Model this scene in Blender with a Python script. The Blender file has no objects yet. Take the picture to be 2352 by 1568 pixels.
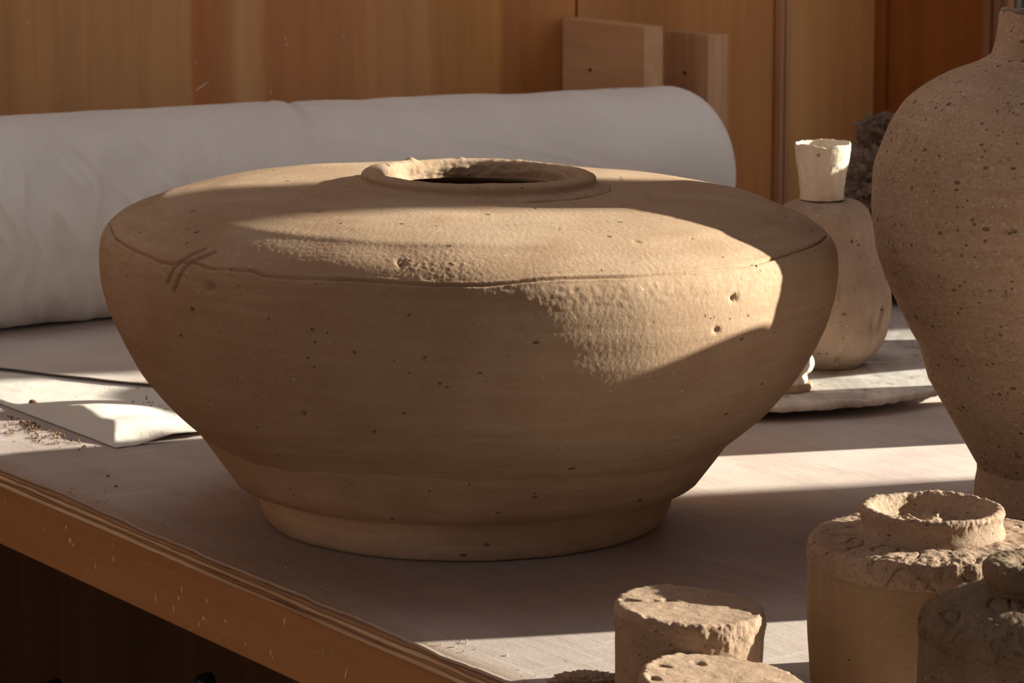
import bpy, math, random
import numpy as np
from mathutils import Vector
random.seed(4)
rng = np.random.default_rng(7)
PI = math.pi
SC = bpy.context.scene
COL = SC.collection
ZT = 0.75                       # height of the bench top above the floor
CAMH = 0.511                    # camera above the bench top
FPX = 7500.0
PITCH = math.radians(10.0)
TH = math.radians(33.4)         # bench direction
A = np.array([math.sin(TH), -math.cos(TH), 0.0])    # along the bench front, towards the viewer
N = np.array([math.cos(TH), math.sin(TH), 0.0])     # across the bench, away from its front edge
ROTZ = math.atan2(A[1], A[0])

# ------------------------------------------------------------------ camera, sky, sun, exposure
cam_d = bpy.data.cameras.new('camera')
cam = bpy.data.objects.new('camera', cam_d)
COL.objects.link(cam)
cam_d.sensor_width = 36.0
cam_d.lens = 36.0 * FPX / 2352.0
cam_d.clip_start = 0.05
cam.location = (0, 0, ZT + CAMH)
cam.rotation_euler = (PI / 2 - PITCH, 0, 0)
cam_d.dof.use_dof = True
cam_d.dof.focus_distance = 2.02
cam_d.dof.aperture_fstop = 29
SC.camera = cam

SUN_EL = math.radians(16.5)
SUN_AZ = math.radians(13.2)      # measured from +x towards +y
world = bpy.data.worlds.new('sky')
SC.world = world
world.use_nodes = True
wn = world.node_tree
bg = wn.nodes['Background']
bg.inputs[0].default_value = (0.98, 0.965, 0.98, 1)
bg.inputs[1].default_value = 1.05
sun_d = bpy.data.lights.new('sun', 'SUN')
sun = bpy.data.objects.new('sun', sun_d)
COL.objects.link(sun)
sun_d.energy = 14.5
sun_d.color = (1.0, 0.965, 0.82)
sun_d.angle = math.radians(0.6)
sdir = Vector((math.cos(SUN_EL) * math.cos(SUN_AZ), math.cos(SUN_EL) * math.sin(SUN_AZ), math.sin(SUN_EL)))
sun.rotation_euler = sdir.to_track_quat('Z', 'Y').to_euler()
sun.location = (4, 1, 3)

SC.view_settings.view_transform = 'Standard'
SC.view_settings.look = 'None'
SC.view_settings.gamma = 1.0
SC.view_settings.use_curve_mapping = False
SC.view_settings.exposure = 0.0
SC.cycles.use_denoising = True
SC.cycles.max_bounces = 8
SC.cycles.diffuse_bounces = 5
SC.cycles.sample_clamp_indirect = 6

# ------------------------------------------------------------------ small maths
def _F(): return np.array([0, math.cos(PITCH), -math.sin(PITCH)])
def _U(): return np.array([0, math.sin(PITCH), math.cos(PITCH)])
C0 = np.array([0, 0, CAMH])
def ray(x, y): return np.array([1.0, 0, 0]) * (x - 1176) / FPX + _F() - _U() * (y - 784) / FPX
def onz(x, y, z=0.0):
    d = ray(x, y); return C0 + d * (z - CAMH) / d[2]
def onplane(x, y, n, c):
    d = ray(x, y); return C0 + d * ((c - C0 @ n) / (d @ n))
def onY(x, y, Y):
    d = ray(x, y); return C0 + d * (Y / d[1])
def W(a, n, z=0.0): return np.array([a * A[0] + n * N[0], a * A[1] + n * N[1], z])
def AN(P): return float(P @ A), float(P @ N)
def sstep(a, b, x):
    t = np.clip((x - a) / (b - a), 0, 1); return t * t * (3 - 2 * t)

_perm = rng.permutation(512)
_g = rng.normal(size=(512, 3)); _g /= np.linalg.norm(_g, axis=1)[:, None]
def pn(P, seed=0):
    """gradient noise of points (...,3), about -1..1"""
    P = np.asarray(P, float) + seed * 17.31
    i = np.floor(P).astype(np.int64); f = P - i
    u = f * f * f * (f * (f * 6 - 15) + 10)
    out = 0
    for dx in (0, 1):
        wx = u[..., 0] if dx else 1 - u[..., 0]
        for dy in (0, 1):
            wy = u[..., 1] if dy else 1 - u[..., 1]
            for dz in (0, 1):
                wz = u[..., 2] if dz else 1 - u[..., 2]
                h = _perm[(_perm[(_perm[(i[..., 0] + dx) & 511] + i[..., 1] + dy) & 511] + i[..., 2] + dz) & 511]
                g = _g[h]
                out = out + wx * wy * wz * (g[..., 0] * (f[..., 0] - dx) + g[..., 1] * (f[..., 1] - dy) + g[..., 2] * (f[..., 2] - dz))
    return out * 1.6
def fbm(P, seed=0, octv=3, gain=0.5):
    s = 0; a = 1.0; P = np.asarray(P, float)
    for k in range(octv):
        s = s + a * pn(P * 2 ** k, seed + k); a *= gain
    return s

# ------------------------------------------------------------------ mesh linking
def mesh(name, V, Fc, smooth=True):
    V = np.asarray(V, np.float32).reshape(-1, 3); Fc = np.asarray(Fc, np.int32)
    k = Fc.shape[1]
    me = bpy.data.meshes.new(name)
    me.vertices.add(len(V)); me.vertices.foreach_set('co', V.ravel())
    me.loops.add(len(Fc) * k); me.loops.foreach_set('vertex_index', Fc.ravel())
    me.polygons.add(len(Fc))
    me.polygons.foreach_set('loop_start', np.arange(0, len(Fc) * k, k, dtype=np.int32))
    me.polygons.foreach_set('loop_total', np.full(len(Fc), k, np.int32))
    me.update(calc_edges=True)
    me.polygons.foreach_set('use_smooth', np.full(len(Fc), smooth, bool))
    me.validate()
    return me
def tag(o, label=None, cat=None, group=None, kind=None):
    if label: o['label'] = label
    if cat: o['category'] = cat
    if group: o['group'] = group
    if kind: o['kind'] = kind
    return o
def link(name, me, mat, parent=None, loc=(0, 0, 0), rz=0.0):
    o = bpy.data.objects.new(name, me); COL.objects.link(o)
    if mat: me.materials.append(mat)
    if parent is not None:
        o.parent = parent
    o.location = loc; o.rotation_euler = (0, 0, rz)
    return o
def empty(name, loc, rz=0.0):
    o = bpy.data.objects.new(name, None); COL.objects.link(o)
    o.empty_display_size = 0.05
    o.location = loc; o.rotation_euler = (0, 0, rz); return o

def lathe(prof, phis):
    """prof (k,2) of r,z ; returns grid arrays X,Y,Z, normals and quads"""
    prof = np.asarray(prof, float)
    t = np.gradient(prof, axis=0); t /= np.linalg.norm(t, axis=1)[:, None] + 1e-12
    nr, nz = t[:, 1], -t[:, 0]
    c, s = np.cos(phis)[None], np.sin(phis)[None]
    P = np.stack([prof[:, :1] * c, prof[:, :1] * s, prof[:, 1:] + 0 * c], -1)
    Nn = np.stack([nr[:, None] * c, nr[:, None] * s, nz[:, None] + 0 * c], -1)
    k, m = len(prof), len(phis)
    i = np.arange(k - 1)[:, None]; j = np.arange(m)[None]; j2 = (j + 1) % m
    Fq = np.stack([i * m + j, i * m + j2, (i + 1) * m + j2, (i + 1) * m + j], -1).reshape(-1, 4)
    return P, Nn, Fq
def resample(pts, step):
    """polyline resampled at a spacing which may be a number per segment"""
    pts = np.asarray(pts, float); out = [pts[0]]
    for k in range(len(pts) - 1):
        st = step[k] if hasattr(step, '__len__') else step
        d = np.linalg.norm(pts[k + 1] - pts[k]); n = max(1, int(round(d / st)))
        for q in range(1, n + 1): out.append(pts[k] + (pts[k + 1] - pts[k]) * q / n)
    return np.array(out)
def smooth_prof(p, it=2, keep=()):
    p = p.copy()
    for _ in range(it):
        q = p.copy(); q[1:-1] = 0.25 * p[:-2] + 0.5 * p[1:-1] + 0.25 * p[2:]
        p = q
    return p
def phis_dense(front, nf, nb, half):
    """angles with a dense arc around `front` of half width `half`"""
    a = np.linspace(front - half, front + half, nf, endpoint=False)
    b = np.linspace(front + half, front + 2 * PI - half, nb, endpoint=False)
    return np.concatenate([a, b])
def grid(P, flip=False):
    k, m = P.shape[:2]
    i = np.arange(k - 1)[:, None]; j = np.arange(m - 1)[None]
    q = np.stack([i * m + j, i * m + j + 1, (i + 1) * m + j + 1, (i + 1) * m + j], -1).reshape(-1, 4)
    return q[:, ::-1] if flip else q
def box(x0, x1, y0, y1, z0, z1, bev=0.0):
    """bevelled box as a mesh via bmesh"""
    import bmesh
    bm = bmesh.new(); bmesh.ops.create_cube(bm, size=1.0)
    for v in bm.verts:
        v.co.x = x0 + (v.co.x + .5) * (x1 - x0); v.co.y = y0 + (v.co.y + .5) * (y1 - y0); v.co.z = z0 + (v.co.z + .5) * (z1 - z0)
    if bev > 0: bmesh.ops.bevel(bm, geom=bm.edges[:], offset=bev, segments=2, affect='EDGES', profile=0.6)
    me = bpy.data.meshes.new('box'); bm.to_mesh(me); bm.free(); return me
def box_ex(name, dims, mat, parent=None, bev=0.0, kind=None):
    """box in bench coordinates (a,n,z), linked with its origin on the bench-top origin"""
    me = box(*dims, bev=bev); me.name = name
    if parent is None: o = link(name, me, mat, None, (0, 0, ZT), ROTZ)
    else: o = link(name, me, mat, parent)
    if kind: o['kind'] = kind
    return o

# ------------------------------------------------------------------ materials
def lin(c):
    return tuple((v / 12.92 if v <= 0.04045 else ((v + 0.055) / 1.055) ** 2.4) for v in [x / 255 for x in c])
class NT:
    def __init__(s, name, rough=0.9, spec=0.2):
        s.m = bpy.data.materials.new(name); s.m.use_nodes = True
        s.t = s.m.node_tree; s.b = s.t.nodes['Principled BSDF']
        s.b.inputs['Roughness'].default_value = rough
        s.b.inputs['Specular IOR Level'].default_value = spec
        s.co = s.t.nodes.new('ShaderNodeTexCoord').outputs['Object']
    def L(s, a, b): s.t.links.new(a, b)
    def map(s, scale, rot=(0, 0, 0), loc=(0, 0, 0)):
        n = s.t.nodes.new('ShaderNodeMapping'); s.L(s.co, n.inputs[0])
        n.inputs['Scale'].default_value = scale if hasattr(scale, '__len__') else (scale,) * 3
        n.inputs['Rotation'].default_value = rot; n.inputs['Location'].default_value = loc
        return n.outputs[0]
    def noise(s, scale, detail=4, rough=0.55, dist=0.0, rot=(0, 0, 0), loc=(0, 0, 0)):
        n = s.t.nodes.new('ShaderNodeTexNoise'); s.L(s.map(scale, rot, loc), n.inputs['Vector'])
        n.inputs['Scale'].default_value = 1; n.inputs['Detail'].default_value = detail
        n.inputs['Roughness'].default_value = rough; n.inputs['Distortion'].default_value = dist
        return n.outputs['Fac']
    def vor(s, scale, loc=(0, 0, 0), rot=(0, 0, 0)):
        n = s.t.nodes.new('ShaderNodeTexVoronoi'); s.L(s.map(scale, rot, loc), n.inputs['Vector'])
        n.inputs['Scale'].default_value = 1
        return n.outputs['Distance'], n.outputs['Color']
    def ramp(s, fac, stops, mode='LINEAR'):
        n = s.t.nodes.new('ShaderNodeValToRGB'); s.L(fac, n.inputs[0]); r = n.color_ramp; r.interpolation = mode
        while len(r.elements) < len(stops): r.elements.new(0.5)
        for e, (p, c) in zip(r.elements, stops):
            e.position = p; e.color = (c, c, c, 1) if not hasattr(c, '__len__') else (*c[:3], 1)
        return n.outputs[0]
    def mth(s, op, a, b=0.0, c=None):
        n = s.t.nodes.new('ShaderNodeMath'); n.operation = op
        for i, v in enumerate((a, b) if c is None else (a, b, c)):
            if isinstance(v, (int, float)): n.inputs[i].default_value = v
            else: s.L(v, n.inputs[i])
        return n.outputs[0]
    def mix(s, f, a, b, mode='MIX'):
        n = s.t.nodes.new('ShaderNodeMix'); n.data_type = 'RGBA'; n.blend_type = mode
        for k, v in ((0, f), (6, a), (7, b)):
            if isinstance(v, (int, float)): n.inputs[k].default_value = v
            elif isinstance(v, tuple): n.inputs[k].default_value = (*v[:3], 1)
            else: s.L(v, n.inputs[k])
        return n.outputs[2]
    def spots(s, scale, thr, size, loc=(0, 0, 0), rot=(0, 0, 0)):
        """sparse spots: only the cells whose random value is above thr, radius size"""
        d, c = s.vor(scale, loc, rot)
        sp = s.t.nodes.new('ShaderNodeSeparateColor'); s.L(c, sp.inputs[0])
        on = s.mth('GREATER_THAN', sp.outputs[0], thr)
        rad = s.mth('MULTIPLY', sp.outputs[1], size)
        e = s.mth('SUBTRACT', rad, d)
        e = s.mth('MULTIPLY', e, 14.0)
        n = s.t.nodes.new('ShaderNodeClamp'); s.L(e, n.inputs[0])
        return s.mth('MULTIPLY', n.outputs[0], on)
    def bump(s, h, dist, strength=1.0, prev=None):
        n = s.t.nodes.new('ShaderNodeBump'); s.L(h, n.inputs['Height'])
        n.inputs['Distance'].default_value = dist; n.inputs['Strength'].default_value = strength
        if prev is not None: s.L(prev, n.inputs['Normal'])
        return n.outputs[0]
    def out(s, col=None, nrm=None, rough=None):
        if col is not None:
            if isinstance(col, tuple): s.b.inputs['Base Color'].default_value = (*col[:3], 1)
            else: s.L(col, s.b.inputs['Base Color'])
        if nrm is not None: s.L(nrm, s.b.inputs['Normal'])
        if rough is not None: s.L(rough, s.b.inputs['Roughness'])
        return s.m

def clay(name, c1, c2, c3, pit=0.86, pitscale=70, fleck=0.9, fleckscale=160, fine=0.0004, med=0.0006, rough_bump=0.0, streak=(14, 14, 160), speck=0.2):
    m = NT(name, 0.92, 0.12)
    blot = m.noise(16, 5, 0.6)
    blot2 = m.noise(5, 3, 0.5, loc=(3, 1, 2))
    strk = m.noise(streak, 4, 0.6)
    col = m.mix(m.ramp(blot, [(0.35, 0.0), (0.66, 1.0)]), c1, c2)
    col = m.mix(m.mth('MULTIPLY', m.ramp(strk, [(0.42, 0.0), (0.7, 1.0)]), 0.55), col, c3)
    col = m.mix(m.ramp(blot2, [(0.4, 0.0), (0.62, 0.45)]), col, c2)
    sn = m.noise((330, 330, 520), 3, 0.7)
    col = m.mix(m.mth('MULTIPLY', m.ramp(sn, [(0.58, 0.0), (0.66, 1.0)]), speck), col, tuple(v * 0.35 for v in c1))
    col = m.mix(m.mth('MULTIPLY', m.ramp(sn, [(0.34, 1.0), (0.41, 0.0)]), speck * 0.8), col, tuple(min(0.8, v * 1.7) for v in c1))
    p = m.spots((pitscale, pitscale * 1.1, pitscale * 1.9), pit, 0.34)
    p2 = m.spots((pitscale * 2.1, pitscale * 2.6, pitscale * 2.3), min(.99, pit + 0.02), 0.36, loc=(5, 3, 1), rot=(0.4, 0.5, 0.3))
    pa = m.mth('MAXIMUM', p, p2)
    col = m.mix(m.mth('MULTIPLY', pa, 0.72), col, tuple(v * 0.22 for v in c1))
    fl = m.spots((fleckscale, fleckscale, fleckscale * 1.6), fleck, 0.34, loc=(9, 2, 4))
    col = m.mix(m.mth('MULTIPLY', fl, 0.5), col, tuple(min(0.75, v * 2.0 + 0.06) for v in c1))
    n = m.bump(m.noise((30, 30, 220), 4, 0.6), med)
    n = m.bump(m.noise(420, 4, 0.65), fine, prev=n)
    if rough_bump: n = m.bump(m.noise(150, 6, 0.75, dist=0.4), rough_bump, prev=n)
    n = m.bump(m.mth('SUBTRACT', m.mth('MULTIPLY', fl, 0.3), pa), 0.0012, prev=n)
    return m.out(col, n)

def wood(name, base, dark, axis='z', scale=1.0, stops=None, coord=None, rough=0.6, spec=0.25, contrast=0.6, fine=0.00015):
    """grain runs along `axis` of the object's own coordinates"""
    m = NT(name, rough, spec)
    k = {'x': (0.06, 1, 1), 'y': (1, 0.06, 1), 'z': (1, 1, 0.06)}[axis]
    g1 = m.noise(tuple(22 * scale * v for v in k), 5, 0.6, dist=1.2)
    g2 = m.noise(tuple(160 * scale * v for v in k), 4, 0.6)
    b = base
    if stops:
        sp = m.t.nodes.new('ShaderNodeSeparateXYZ'); m.L(m.co, sp.inputs[0])
        x = sp.outputs[coord[0]]
        wob = m.mth('MULTIPLY', m.mth('SUBTRACT', m.noise((2, 2, 3.0), 2), 0.5), 0.02)
        x = m.mth('ADD', x, wob)
        fac = m.mth('DIVIDE', m.mth('SUBTRACT', x, coord[1]), coord[2] - coord[1])
        b = m.ramp(fac, stops)
    col = m.mix(m.mth('MULTIPLY', m.ramp(g1, [(0.38, 0.0), (0.7, 1.0)]), contrast), b, dark if not stops else m.mix(0.75, b, dark))
    col = m.mix(m.mth('MULTIPLY', m.ramp(g2, [(0.45, 0.0), (0.75, 1.0)]), 0.3), col, dark)
    n = m.bump(g2, fine)
    return m.out(col, n)

CL1, CL2, CL3 = (0.43, 0.305, 0.205), (0.35, 0.225, 0.14), (0.49, 0.375, 0.265)
M_jar = clay('jar clay', CL1, CL2, CL3, pit=0.955, pitscale=130, fleck=0.965, fleckscale=260, fine=0.00025, med=0.00012, speck=0.22)
M_vase = clay('flecked vase clay', (0.50, 0.36, 0.25), (0.39, 0.26, 0.17), (0.56, 0.42, 0.31), pit=0.78, pitscale=115, fleck=0.62, fleckscale=230, fine=0.0005, med=0.0006, speck=0.6)
M_bottle = clay('bottle clay', (0.40, 0.30, 0.24), (0.33, 0.24, 0.18), (0.52, 0.42, 0.34), pit=0.9, pitscale=150, fleck=0.9, fleckscale=240, streak=(90, 90, 20), med=0.0004)
M_wet = clay('olive brown clay', (0.36, 0.245, 0.14), (0.27, 0.17, 0.095), (0.42, 0.29, 0.17), pit=0.975, pitscale=200, fleck=0.98, fleckscale=300, streak=(60, 60, 10))
M_rough = clay('coarse clay', (0.40, 0.285, 0.20), (0.30, 0.20, 0.135), (0.45, 0.33, 0.24), pit=0.90, pitscale=260, fleck=0.95, fleckscale=400, fine=0.0004, rough_bump=0.0006, streak=(40, 40, 40), speck=0.35)
M_darkjar = clay('dark clay', (0.21, 0.15, 0.10), (0.145, 0.10, 0.065), (0.27, 0.20, 0.14), pit=0.9, pitscale=260, rough_bump=0.0006, streak=(40, 40, 40), speck=0.35)
M_white = clay('white slip', (0.70, 0.61, 0.50), (0.60, 0.50, 0.39), (0.78, 0.72, 0.63), pit=0.985, pitscale=60, fleck=0.97, streak=(120, 120, 16), fine=0.0003)
M_rock = clay('slag rock', (0.36, 0.27, 0.20), (0.17, 0.10, 0.07), (0.50, 0.44, 0.38), pit=0.7, pitscale=60, fleck=0.7, rough_bump=0.003, streak=(50, 50, 50))
M_darkrock = clay('dark lump', (0.035, 0.024, 0.018), (0.02, 0.013, 0.01), (0.07, 0.05, 0.035), pit=0.8, rough_bump=0.003, streak=(50, 50, 50))

# dusty bench face
def bench_mat():
    m = NT('dusty bench top', 0.62, 0.3)
    col = m.mix(m.ramp(m.noise((4, 7, 4), 6, 0.62, dist=0.8), [(0.35, 0.0), (0.68, 1.0)]), (0.365, 0.295, 0.265), (0.485, 0.415, 0.375))
    smear = m.noise((9, 70, 20), 5, 0.65, dist=1.0, rot=(0, 0, 0.35))
    col = m.mix(m.mth('MULTIPLY', m.ramp(smear, [(0.5, 0.0), (0.72, 1.0)]), 0.5), col, (0.30, 0.215, 0.175))
    scr = m.noise((60, 6, 20), 5, 0.7, dist=1.5, rot=(0, 0, 0.9))
    col = m.mix(m.mth('MULTIPLY', m.ramp(scr, [(0.58, 0.0), (0.66, 1.0)]), 0.28), col, (0.60, 0.53, 0.47))
    # bare ply showing along the front edge
    sp = m.t.nodes.new('ShaderNodeSeparateXYZ'); m.L(m.co, sp.inputs[0])
    e = m.mth('ADD', sp.outputs[1], m.mth('MULTIPLY', m.mth('SUBTRACT', m.noise((22, 60, 10), 6, 0.7), 0.5), 0.03))
    edge = m.ramp(m.mth('MULTIPLY', m.mth('SUBTRACT', e, 0.975), 20.0), [(0.25, 1.0), (0.6, 0.0)])
    edge.node.color_ramp.interpolation = 'EASE'
    col = m.mix(m.mth('MULTIPLY', edge, 0.55), col, (0.36, 0.25, 0.175))
    crumb = m.spots((260, 260, 260), 0.995, 0.3)
    col = m.mix(crumb, col, (0.12, 0.07, 0.05))
    n = m.bump(m.noise((9, 70, 20), 5, 0.6, dist=1.0, rot=(0, 0, 0.35)), 0.0004)
    n = m.bump(m.noise(300, 4, 0.6), 0.00022, prev=n)
    return m.out(col, n)
M_bench = bench_mat()
M_plyL = wood('light ply edge', (0.62, 0.43, 0.27), (0.28, 0.16, 0.085), 'x', 2.2, contrast=0.75, rough=0.8)
M_plyD = wood('dark ply edge', (0.36, 0.21, 0.115), (0.12, 0.06, 0.03), 'x', 2.2, contrast=0.7, rough=0.85)
M_apron = wood('apron board', (0.42, 0.215, 0.095), (0.25, 0.105, 0.04), 'x', 0.8, rough=0.55)
M_beam = wood('timber offcut', (0.60, 0.36, 0.20), (0.32, 0.16, 0.07), 'z', 1.3, contrast=0.7)
M_beamx = wood('timber offcut grain across', (0.62, 0.38, 0.21), (0.40, 0.21, 0.10), 'x', 1.0, contrast=0.5)
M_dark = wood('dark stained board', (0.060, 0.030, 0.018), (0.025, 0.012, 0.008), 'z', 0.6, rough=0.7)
M_black = NT('black plastic', 0.4, 0.4).out((0.008, 0.008, 0.01))
M_splat = NT('dried slip', 0.85, 0.2).out((0.66, 0.56, 0.44))
M_splat2 = NT('thin dried slip', 0.85, 0.2).out((0.38, 0.25, 0.16))
M_crumb = NT('clay crumb', 0.95, 0.1).out((0.20, 0.12, 0.075))
M_lcrumb = NT('light clay crumb', 0.95, 0.1).out((0.55, 0.43, 0.31))
M_floor = NT('floor', 0.8, 0.2); M_floor = M_floor.out(M_floor.mix(M_floor.noise(3, 5), (0.06, 0.045, 0.035), (0.11, 0.085, 0.065)))
M_ground = NT('outdoor ground', 0.95, 0.1); M_ground = M_ground.out(M_ground.mix(M_ground.noise(1.5, 5), (0.20, 0.19, 0.13), (0.30, 0.27, 0.19)))
M_ceil = wood('ceiling board', (0.33, 0.19, 0.10), (0.2, 0.1, 0.05), 'x', 0.5)
M_frame = NT('grey green window frame', 0.5, 0.4).out((0.16, 0.17, 0.12))

def cloth_mat(name, c1, c2, weave=900):
    m = NT(name, 0.95, 0.1)
    col = m.mix(m.ramp(m.noise((6, 6, 6), 4, 0.6), [(0.35, 0.0), (0.7, 1.0)]), c1, c2)
    dots = m.spots((26, 26, 26), 0.985, 0.22)
    col = m.mix(dots, col, (0.10, 0.07, 0.05))
    n = m.bump(m.noise((weave, weave, weave), 2, 0.5), 0.00012)
    n = m.bump(m.noise((26, 26, 26), 4, 0.6, dist=0.6), 0.0012, prev=n)
    return m.out(col, n)
M_roll = cloth_mat('off white cotton', (0.72, 0.685, 0.65), (0.80, 0.775, 0.735))
M_sheet = cloth_mat('pale canvas', (0.60, 0.54, 0.48), (0.72, 0.68, 0.62))
M_sheet2 = cloth_mat('stained canvas', (0.50, 0.42, 0.37), (0.60, 0.53, 0.48))
def bat_mat():
    m = NT('dusted bat', 0.85, 0.2)
    col = m.mix(m.ramp(m.noise((14, 5, 8), 6, 0.65, dist=1.5), [(0.38, 0.0), (0.62, 1.0)]), (0.33, 0.29, 0.26), (0.56, 0.52, 0.48))
    lines = m.noise((5, 55, 20), 4, 0.6, dist=2.0, rot=(0, 0, 0.5))
    col = m.mix(m.mth('MULTIPLY', m.ramp(lines, [(0.56, 0.0), (0.66, 1.0)]), 0.55), col, (0.70, 0.64, 0.57))
    d = m.noise((50, 50, 50), 5, 0.7)
    col = m.mix(m.mth('MULTIPLY', m.ramp(d, [(0.56, 0.0), (0.64, 1.0)]), 0.6), col, (0.16, 0.13, 0.10))
    return m.out(col, m.bump(m.noise((14, 50, 20), 6, 0.7, dist=1.0), 0.0008))
M_bat = bat_mat()

# ------------------------------------------------------------------ the room
AW = -3.02                       # back wall plane (along N)
NR = AN(onplane(2017, 300, A, AW))[1]     # right wall plane (along A)
Z0, Z1 = -ZT, 1.75
A1, N0 = 1.3, -1.9               # the room's open front and its left side
n_seam = AN(onplane(1321, 20, A, AW))[1]
n_post0 = AN(onplane(1779, 200, A, AW))[1]
n_post1 = AN(onplane(1815, 200, A, AW + 0.012))[1]
box_ex('floor', (AW - 0.2, A1, N0 - 0.1, NR + 0.2, Z0 - 0.1, Z0), M_floor, kind='structure')
SKY = (AW - 0.19, -1.75, 0.25, 1.75)          # skylight over the bench: a0, a1, n0, n1
ceil = box_ex('ceiling', (SKY[1], A1, N0 - 0.1, NR + 0.2, Z1, Z1 + 0.1), M_ceil, kind='structure')
for k_, d_ in enumerate(((SKY[0], SKY[1], N0 - 0.1, SKY[2]), (SKY[0], SKY[1], SKY[3], NR + 0.2))):
    link('ceiling_board', box(*d_, Z1, Z1 + 0.1), M_ceil, ceil)
wfr = box_ex('wall_front', (A1, A1 + 0.1, N0 - 0.1, NR + 0.2, Z0, 0.05), M_dark, kind='structure')
for d_ in ((N0 - 0.1, -1.3, 0.05, 1.35), (0.0, NR + 0.2, 0.05, 1.35), (N0 - 0.1, NR + 0.2, 1.35, Z1)):      # round its wide opening
    link('wall_panel', box(A1, A1 + 0.1, *d_), M_dark, wfr)
o = box_ex('ground', (-30, 30, -30, 30, Z0 - 0.30, Z0 - 0.12), M_ground, kind='structure')
wb = box_ex('wall_back', (AW - 0.2, AW - 0.014, N0 - 0.1, NR + 0.2, Z0, Z1), M_dark, kind='structure')
def nr(x): return AN(onplane(x, 150, A, AW))[1]
ca, cb = nr(-60), nr(1830)
def st(x): return (nr(x) - ca) / (cb - ca)
pal = [(0, (0.587, 0.318, 0.127)), (170, (0.621, 0.343, 0.146)), (432, (0.603, 0.335, 0.139)), (440, (0.570, 0.215, 0.070)), (520, (0.534, 0.248, 0.095)),
       (548, (0.690, 0.403, 0.184)), (595, (0.621, 0.326, 0.133)), (606, (0.517, 0.224, 0.083)), (800, (0.570, 0.267, 0.101)), (880, (0.621, 0.318, 0.127)),
       (990, (0.621, 0.326, 0.127)), (1002, (0.570, 0.267, 0.083)), (1143, (0.637, 0.318, 0.095)), (1152, (0.500, 0.205, 0.057)), (1325, (0.587, 0.274, 0.089)),
       (1500, (0.500, 0.215, 0.063)), (1640, (0.587, 0.267, 0.089))]
pstops = [(st(x), c) for x, c in pal]
M_ply = wood('plywood face', (0.4, 0.2, 0.1), (0.19, 0.085, 0.035), 'z', 0.35, stops=pstops, coord=(1, ca, cb), contrast=0.35)
M_panel3 = wood('pine panel', (0.86, 0.50, 0.20), (0.52, 0.24, 0.07), 'z', 0.6, contrast=0.55)
M_post = wood('pine post', (0.60, 0.34, 0.19), (0.38, 0.19, 0.09), 'z', 1.0, contrast=0.6)
M_wallr = wood('dark cedar wall', (0.36, 0.12, 0.025), (0.19, 0.055, 0.011), 'z', 0.8, contrast=0.5)
M_casing = wood('window casing', (0.36, 0.185, 0.09), (0.2, 0.09, 0.04), 'z', 1.2)
def wallpart(name, n0, n1, d0, d1, mat, bev=0.001, z0=Z0, z1=Z1):
    me = box(d0, d1, n0, n1, z0, z1, bev); o = link(name, me, mat, wb); return o
n_440 = nr(436)
wallpart('plywood_panel', N0, n_seam - 0.0015, AW - 0.014, AW + 0.003, M_ply)
wallpart('plywood_panel', n_seam + 0.0035, n_post0 - 0.0015, AW - 0.014, AW, M_ply)
wallpart('corner_post', n_post0, n_post1, AW - 0.014, AW + 0.012, M_post, 0.003)
wallpart('corner_bead', n_post1 - 0.009, n_post1 - 0.003, AW + 0.012, AW + 0.016, M_post, 0.0015)
wallpart('pine_panel', n_post1 + 0.001, NR, AW - 0.014, AW - 0.004, M_panel3)
# slip marks on the plywood face
def blob(cx, cy, cz, rx, ry, rz, seg=10, rings=6, rot=0.0):
    ph = np.linspace(0, 2 * PI, seg, endpoint=False); t = np.linspace(0.02, PI - 0.02, rings)
    P = np.stack([np.sin(t)[:, None] * np.cos(ph), np.cos(t)[:, None] + 0 * ph, np.sin(t)[:, None] * np.sin(ph)], -1)
    P = P * np.array([rx, rz, ry])       # y <- long axis for now
    V = np.stack([P[..., 0], P[..., 2], P[..., 1]], -1)
    # V: x across, y out of plane, z long
    c, s = math.cos(rot), math.sin(rot)
    X = V[..., 0] * c + V[..., 2] * s; Z = -V[..., 0] * s + V[..., 2] * c
    V = np.stack([X + cx, V[..., 1] + cy, Z + cz], -1)
    k, m = len(t), len(ph)
    i = np.arange(k - 1)[:, None]; j = np.arange(m)[None]; j2 = (j + 1) % m
    return V.reshape(-1, 3), np.stack([i * m + j, i * m + j2, (i + 1) * m + j2, (i + 1) * m + j], -1).reshape(-1, 4)
def joinm(lst):
    V = []; Fq = []; o = 0
    for v, f in lst: V.append(v); Fq.append(f + o); o += len(v)
    return np.concatenate(V), np.concatenate(Fq)
marks = []
for x, y, w, h, r in [(64, 52, 3, 7, 0), (134, 208, 3, 6, 0), (134, 226, 3, 6, 0), (655, 90, 3, 12, -.3), (658, 103, 4, 9, -.1), (789, 82, 3, 8, -.3), (793, 94, 2, 6, -.2), (622, 212, 3, 10, 0), (463, 199, 3, 42, 1.05), (430, 92, 3, 8, 0.2), (449, 142, 2, 9, 0), (174, 67, 4, 2, 0)]:
    P = onplane(x, y, A, AW + 0.003); a, n = AN(P); s = np.linalg.norm(P - C0) / FPX
    v, f = blob(n, 0, P[2], w * s / 2, 0.0006, h * s / 2, rot=r)
    V = np.stack([v[:, 1] + AW + 0.003, v[:, 0], v[:, 2]], -1)
    marks.append((V, f[:, ::-1]))
o = link('slip_mark', mesh('slip_mark', *joinm(marks)), M_splat, wb); o['kind'] = 'stuff'

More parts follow.
